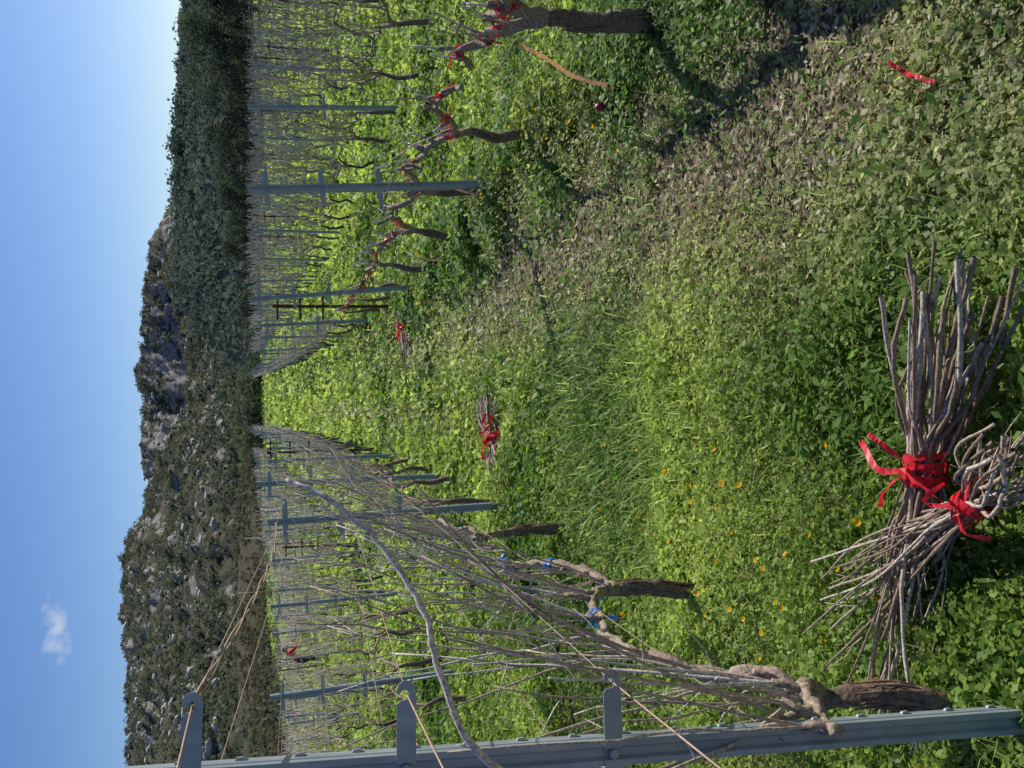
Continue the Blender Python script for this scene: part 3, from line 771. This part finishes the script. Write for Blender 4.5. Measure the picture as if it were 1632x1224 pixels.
def pick(H,n,dens,smin=-.6,smax=.6,tmax=1.02,seed=61,tmin=.02,fs=.03,steep=None):
    X,Y,Z,T,S=H; m=(S>smin)&(S<smax)&(T>tmin)&(T<tmax)
    if steep is not None:
        gy=np.gradient(Z,axis=0)/np.maximum(np.gradient(Y,axis=0),.1); m&=(np.abs(gy)<steep)
    idx=np.flatnonzero(m.ravel()); wgt=np.gradient(Y,axis=0).ravel()[idx]*Y.ravel()[idx]; wgt=wgt/wgt.sum()
    ch=rng.choice(idx,n*4,p=wgt)
    x=X.ravel()[ch]+rng.normal(0,.5,len(ch)); y=Y.ravel()[ch]+rng.normal(0,.3,len(ch)); z=Z.ravel()[ch]
    w=fbm(x,y,fs,seed,5); k=rng.random(len(ch))<np.clip((w-dens)*5,0,1)
    return np.stack([x,y,z],1)[k][:n]
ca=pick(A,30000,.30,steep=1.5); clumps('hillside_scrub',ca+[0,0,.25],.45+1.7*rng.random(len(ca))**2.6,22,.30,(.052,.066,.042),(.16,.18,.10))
cb=pick(B,4000,.1,-.02,.7); clumps('distant_woods',cb+[0,0,1.2],.9+2.0*rng.random(len(cb))**1.5,70,.28,(.026,.044,.044),(.11,.145,.105),.95)  # bluish dark tone stands in for aerial haze on the foliage
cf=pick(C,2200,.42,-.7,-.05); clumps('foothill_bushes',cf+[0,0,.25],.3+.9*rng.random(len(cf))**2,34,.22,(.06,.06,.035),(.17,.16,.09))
# small limestone blocks scattered through the scrub
bm=bmesh.new(); bmesh.ops.create_icosphere(bm,subdivisions=1,radius=1); bv=np.array([tuple(v.co) for v in bm.verts]); bf=np.array([[v.index for v in f_.verts] for f_ in bm.faces]); bm.free()
rc=pick(A,3200,.46,-.6,.6,1.0,seed=88,tmin=.2,fs=.06); n=len(rc); nv=len(bv)
R_=.25+.8*rng.random(n)**3
sc=np.stack([1+1.2*rng.random(n),.8+.5*rng.random(n),.5+.6*rng.random(n)],1)*R_[:,None]
jj=1+.8*(rng.random((n,nv,1))-.5)
vv=(bv[None]*jj)*sc[:,None,:]+(rc+[0,0,.4])[:,None,:]
ff=(bf[None]+(np.arange(n)*nv)[:,None,None]).reshape(-1,3)
M_rock=noise_mat('limestone',[(.35,(.30,.28,.26)),(.5,(.48,.45,.41)),(.65,(.62,.585,.54))],scale=.5,detail=10,rough=.95,bump=1,bdist=.4,bscale=1.2)
mesh_quads('limestone_outcrops',vv.reshape(-1,3),ff,None,M_rock)
n=150; s=rng.uniform(-.07,.62,n); Y=rng.uniform(92,106,n)
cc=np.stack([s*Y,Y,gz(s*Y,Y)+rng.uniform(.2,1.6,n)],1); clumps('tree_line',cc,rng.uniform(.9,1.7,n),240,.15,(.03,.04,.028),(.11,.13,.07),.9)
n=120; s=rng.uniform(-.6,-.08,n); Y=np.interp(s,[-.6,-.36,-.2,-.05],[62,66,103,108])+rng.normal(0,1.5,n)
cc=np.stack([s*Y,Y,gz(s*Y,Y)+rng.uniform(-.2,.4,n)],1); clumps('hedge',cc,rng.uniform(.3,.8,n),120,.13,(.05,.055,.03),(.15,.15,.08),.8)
def tree(x,y,h,w):
    z0=g(x,y); e=empty('oak_tree'); b=Buf()
    top=Vector((x+random.uniform(-.5,.5),y,z0+h*.6))
    P=smoothpath([(x,y,z0-.2),(x+random.uniform(-.2,.2),y,z0+h*.25),tuple(top)],9); b.tube(P,[.22-.016*i for i in range(9)],8,(.08,.06,.045),rough=.1)
    cs=[];rs=[]
    for i in range(22):
        a=random.uniform(0,2*math.pi); r=w*math.sqrt(random.random())*.85; zz=z0+h*random.uniform(.2,.93); 
        r*=1.1-.55*max(0,(zz-z0)/h-.4)
        q=Vector((x+r*math.cos(a),y+r*math.sin(a),zz)); cs.append(tuple(q)); rs.append(random.uniform(.15,.36)*w)
        if i<8: st=P[random.randint(3,8)]; b.tube([st,(st+q)/2+Vector((0,0,.1)),q],[.08,.05,.02],5,(.08,.06,.045))
    b.obj('trunk',M_bark,True,e)
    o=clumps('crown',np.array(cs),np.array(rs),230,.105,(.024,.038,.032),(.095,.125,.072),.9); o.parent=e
for (s,Y,h,w) in [(.24,84,4.0,3.0),(.285,80,5.2,3.4),(.32,86,4.6,3.2),(.345,76,6.1,3.6),(.375,82,6.9,3.8),(.405,74,6.2,3.8),(.44,80,6.8,4.2),(.48,75,6.8,4.2),(.52,80,7.2,4.2),(.57,76,6.8,4.2),(.20,88,3.9,2.8),(.16,92,3.6,2.6)]:
    tree(s*Y,Y,h,w)

# ---------------------------------------------------------------- light, sky
EL,AZ=43,44
wd=bpy.data.worlds.new("World"); scene.world=wd; wd.use_nodes=True; nt=wd.node_tree; nt.nodes.clear()
out=nt.nodes.new('ShaderNodeOutputWorld'); bg=nt.nodes.new('ShaderNodeBackground'); bg.inputs[1].default_value=.105
sky=nt.nodes.new('ShaderNodeTexSky'); sky.sky_type='NISHITA'; sky.sun_disc=False
sky.sun_elevation=math.radians(EL); sky.sun_rotation=math.radians(AZ); sky.dust_density=.45; sky.ozone_density=3.8; sky.air_density=.9
hs=nt.nodes.new('ShaderNodeHueSaturation'); hs.inputs['Saturation'].default_value=1.22; hs.inputs['Hue'].default_value=.512; nt.links.new(sky.outputs[0],hs.inputs['Color'])
tc=nt.nodes.new('ShaderNodeTexCoord')
cd=Vector((-.2215,.958,.1836)).normalized()
sub=nt.nodes.new('ShaderNodeVectorMath'); sub.operation='SUBTRACT'; sub.inputs[1].default_value=cd; nt.links.new(tc.outputs['Generated'],sub.inputs[0])
ml=nt.nodes.new('ShaderNodeVectorMath'); ml.operation='MULTIPLY'; ml.inputs[1].default_value=(38,38,95); nt.links.new(sub.outputs[0],ml.inputs[0])
ln=nt.nodes.new('ShaderNodeVectorMath'); ln.operation='LENGTH'; nt.links.new(ml.outputs[0],ln.inputs[0])
no=nt.nodes.new('ShaderNodeTexNoise'); no.inputs['Scale'].default_value=60; no.inputs['Detail'].default_value=8; nt.links.new(tc.outputs['Generated'],no.inputs['Vector'])
ad=nt.nodes.new('ShaderNodeMath'); ad.operation='MULTIPLY_ADD'; ad.inputs[1].default_value=-3.6; nt.links.new(no.outputs['Fac'],ad.inputs[0]); nt.links.new(ln.outputs['Value'],ad.inputs[2])
mr=nt.nodes.new('ShaderNodeMapRange'); mr.inputs[1].default_value=-.6; mr.inputs[2].default_value=-2.2; mr.inputs[3].default_value=0; mr.inputs[4].default_value=.7; nt.links.new(ad.outputs[0],mr.inputs[0])
mx=nt.nodes.new('ShaderNodeMix'); mx.data_type='RGBA'; mx.inputs[7].default_value=(7,7.3,8,1)
nt.links.new(mr.outputs[0],mx.inputs[0]); nt.links.new(hs.outputs[0],mx.inputs[6]); nt.links.new(mx.outputs[2],bg.inputs[0]); nt.links.new(bg.outputs[0],out.inputs[0])
L=bpy.data.lights.new('sun','SUN'); L.energy=5.0; L.angle=math.radians(.5); L.color=(1,.96,.89)
so=bpy.data.objects.new('sun',L); COL.objects.link(so)
sd=Vector((math.sin(math.radians(AZ))*math.cos(math.radians(EL)),math.cos(math.radians(AZ))*math.cos(math.radians(EL)),math.sin(math.radians(EL))))
so.rotation_euler=sd.to_track_quat('Z','Y').to_euler()

# ---------------------------------------------------------------- camera (held sideways)
pit=math.radians(16.04); rl=math.radians(1.5)
Rw=Vector((1,0,0)); F=Vector((0,math.cos(pit),-math.sin(pit))); U=Vector((0,math.sin(pit),math.cos(pit)))
R2=Rw*math.cos(rl)-U*math.sin(rl); U2=Rw*math.sin(rl)+U*math.cos(rl)
cam=bpy.data.cameras.new('camera'); cam.lens=32; cam.sensor_width=36; cam.clip_end=6000; cam.clip_start=.05
cob=bpy.data.objects.new('camera',cam); COL.objects.link(cob)
Mx=Matrix((( -U2.x,R2.x,-F.x,0),(-U2.y,R2.y,-F.y,0),(-U2.z,R2.z,-F.z,1.6),(0,0,0,1)))
cob.matrix_world=Mx
scene.camera=cob
scene.view_settings.view_transform='Standard'; scene.view_settings.look='None'; scene.view_settings.exposure=0
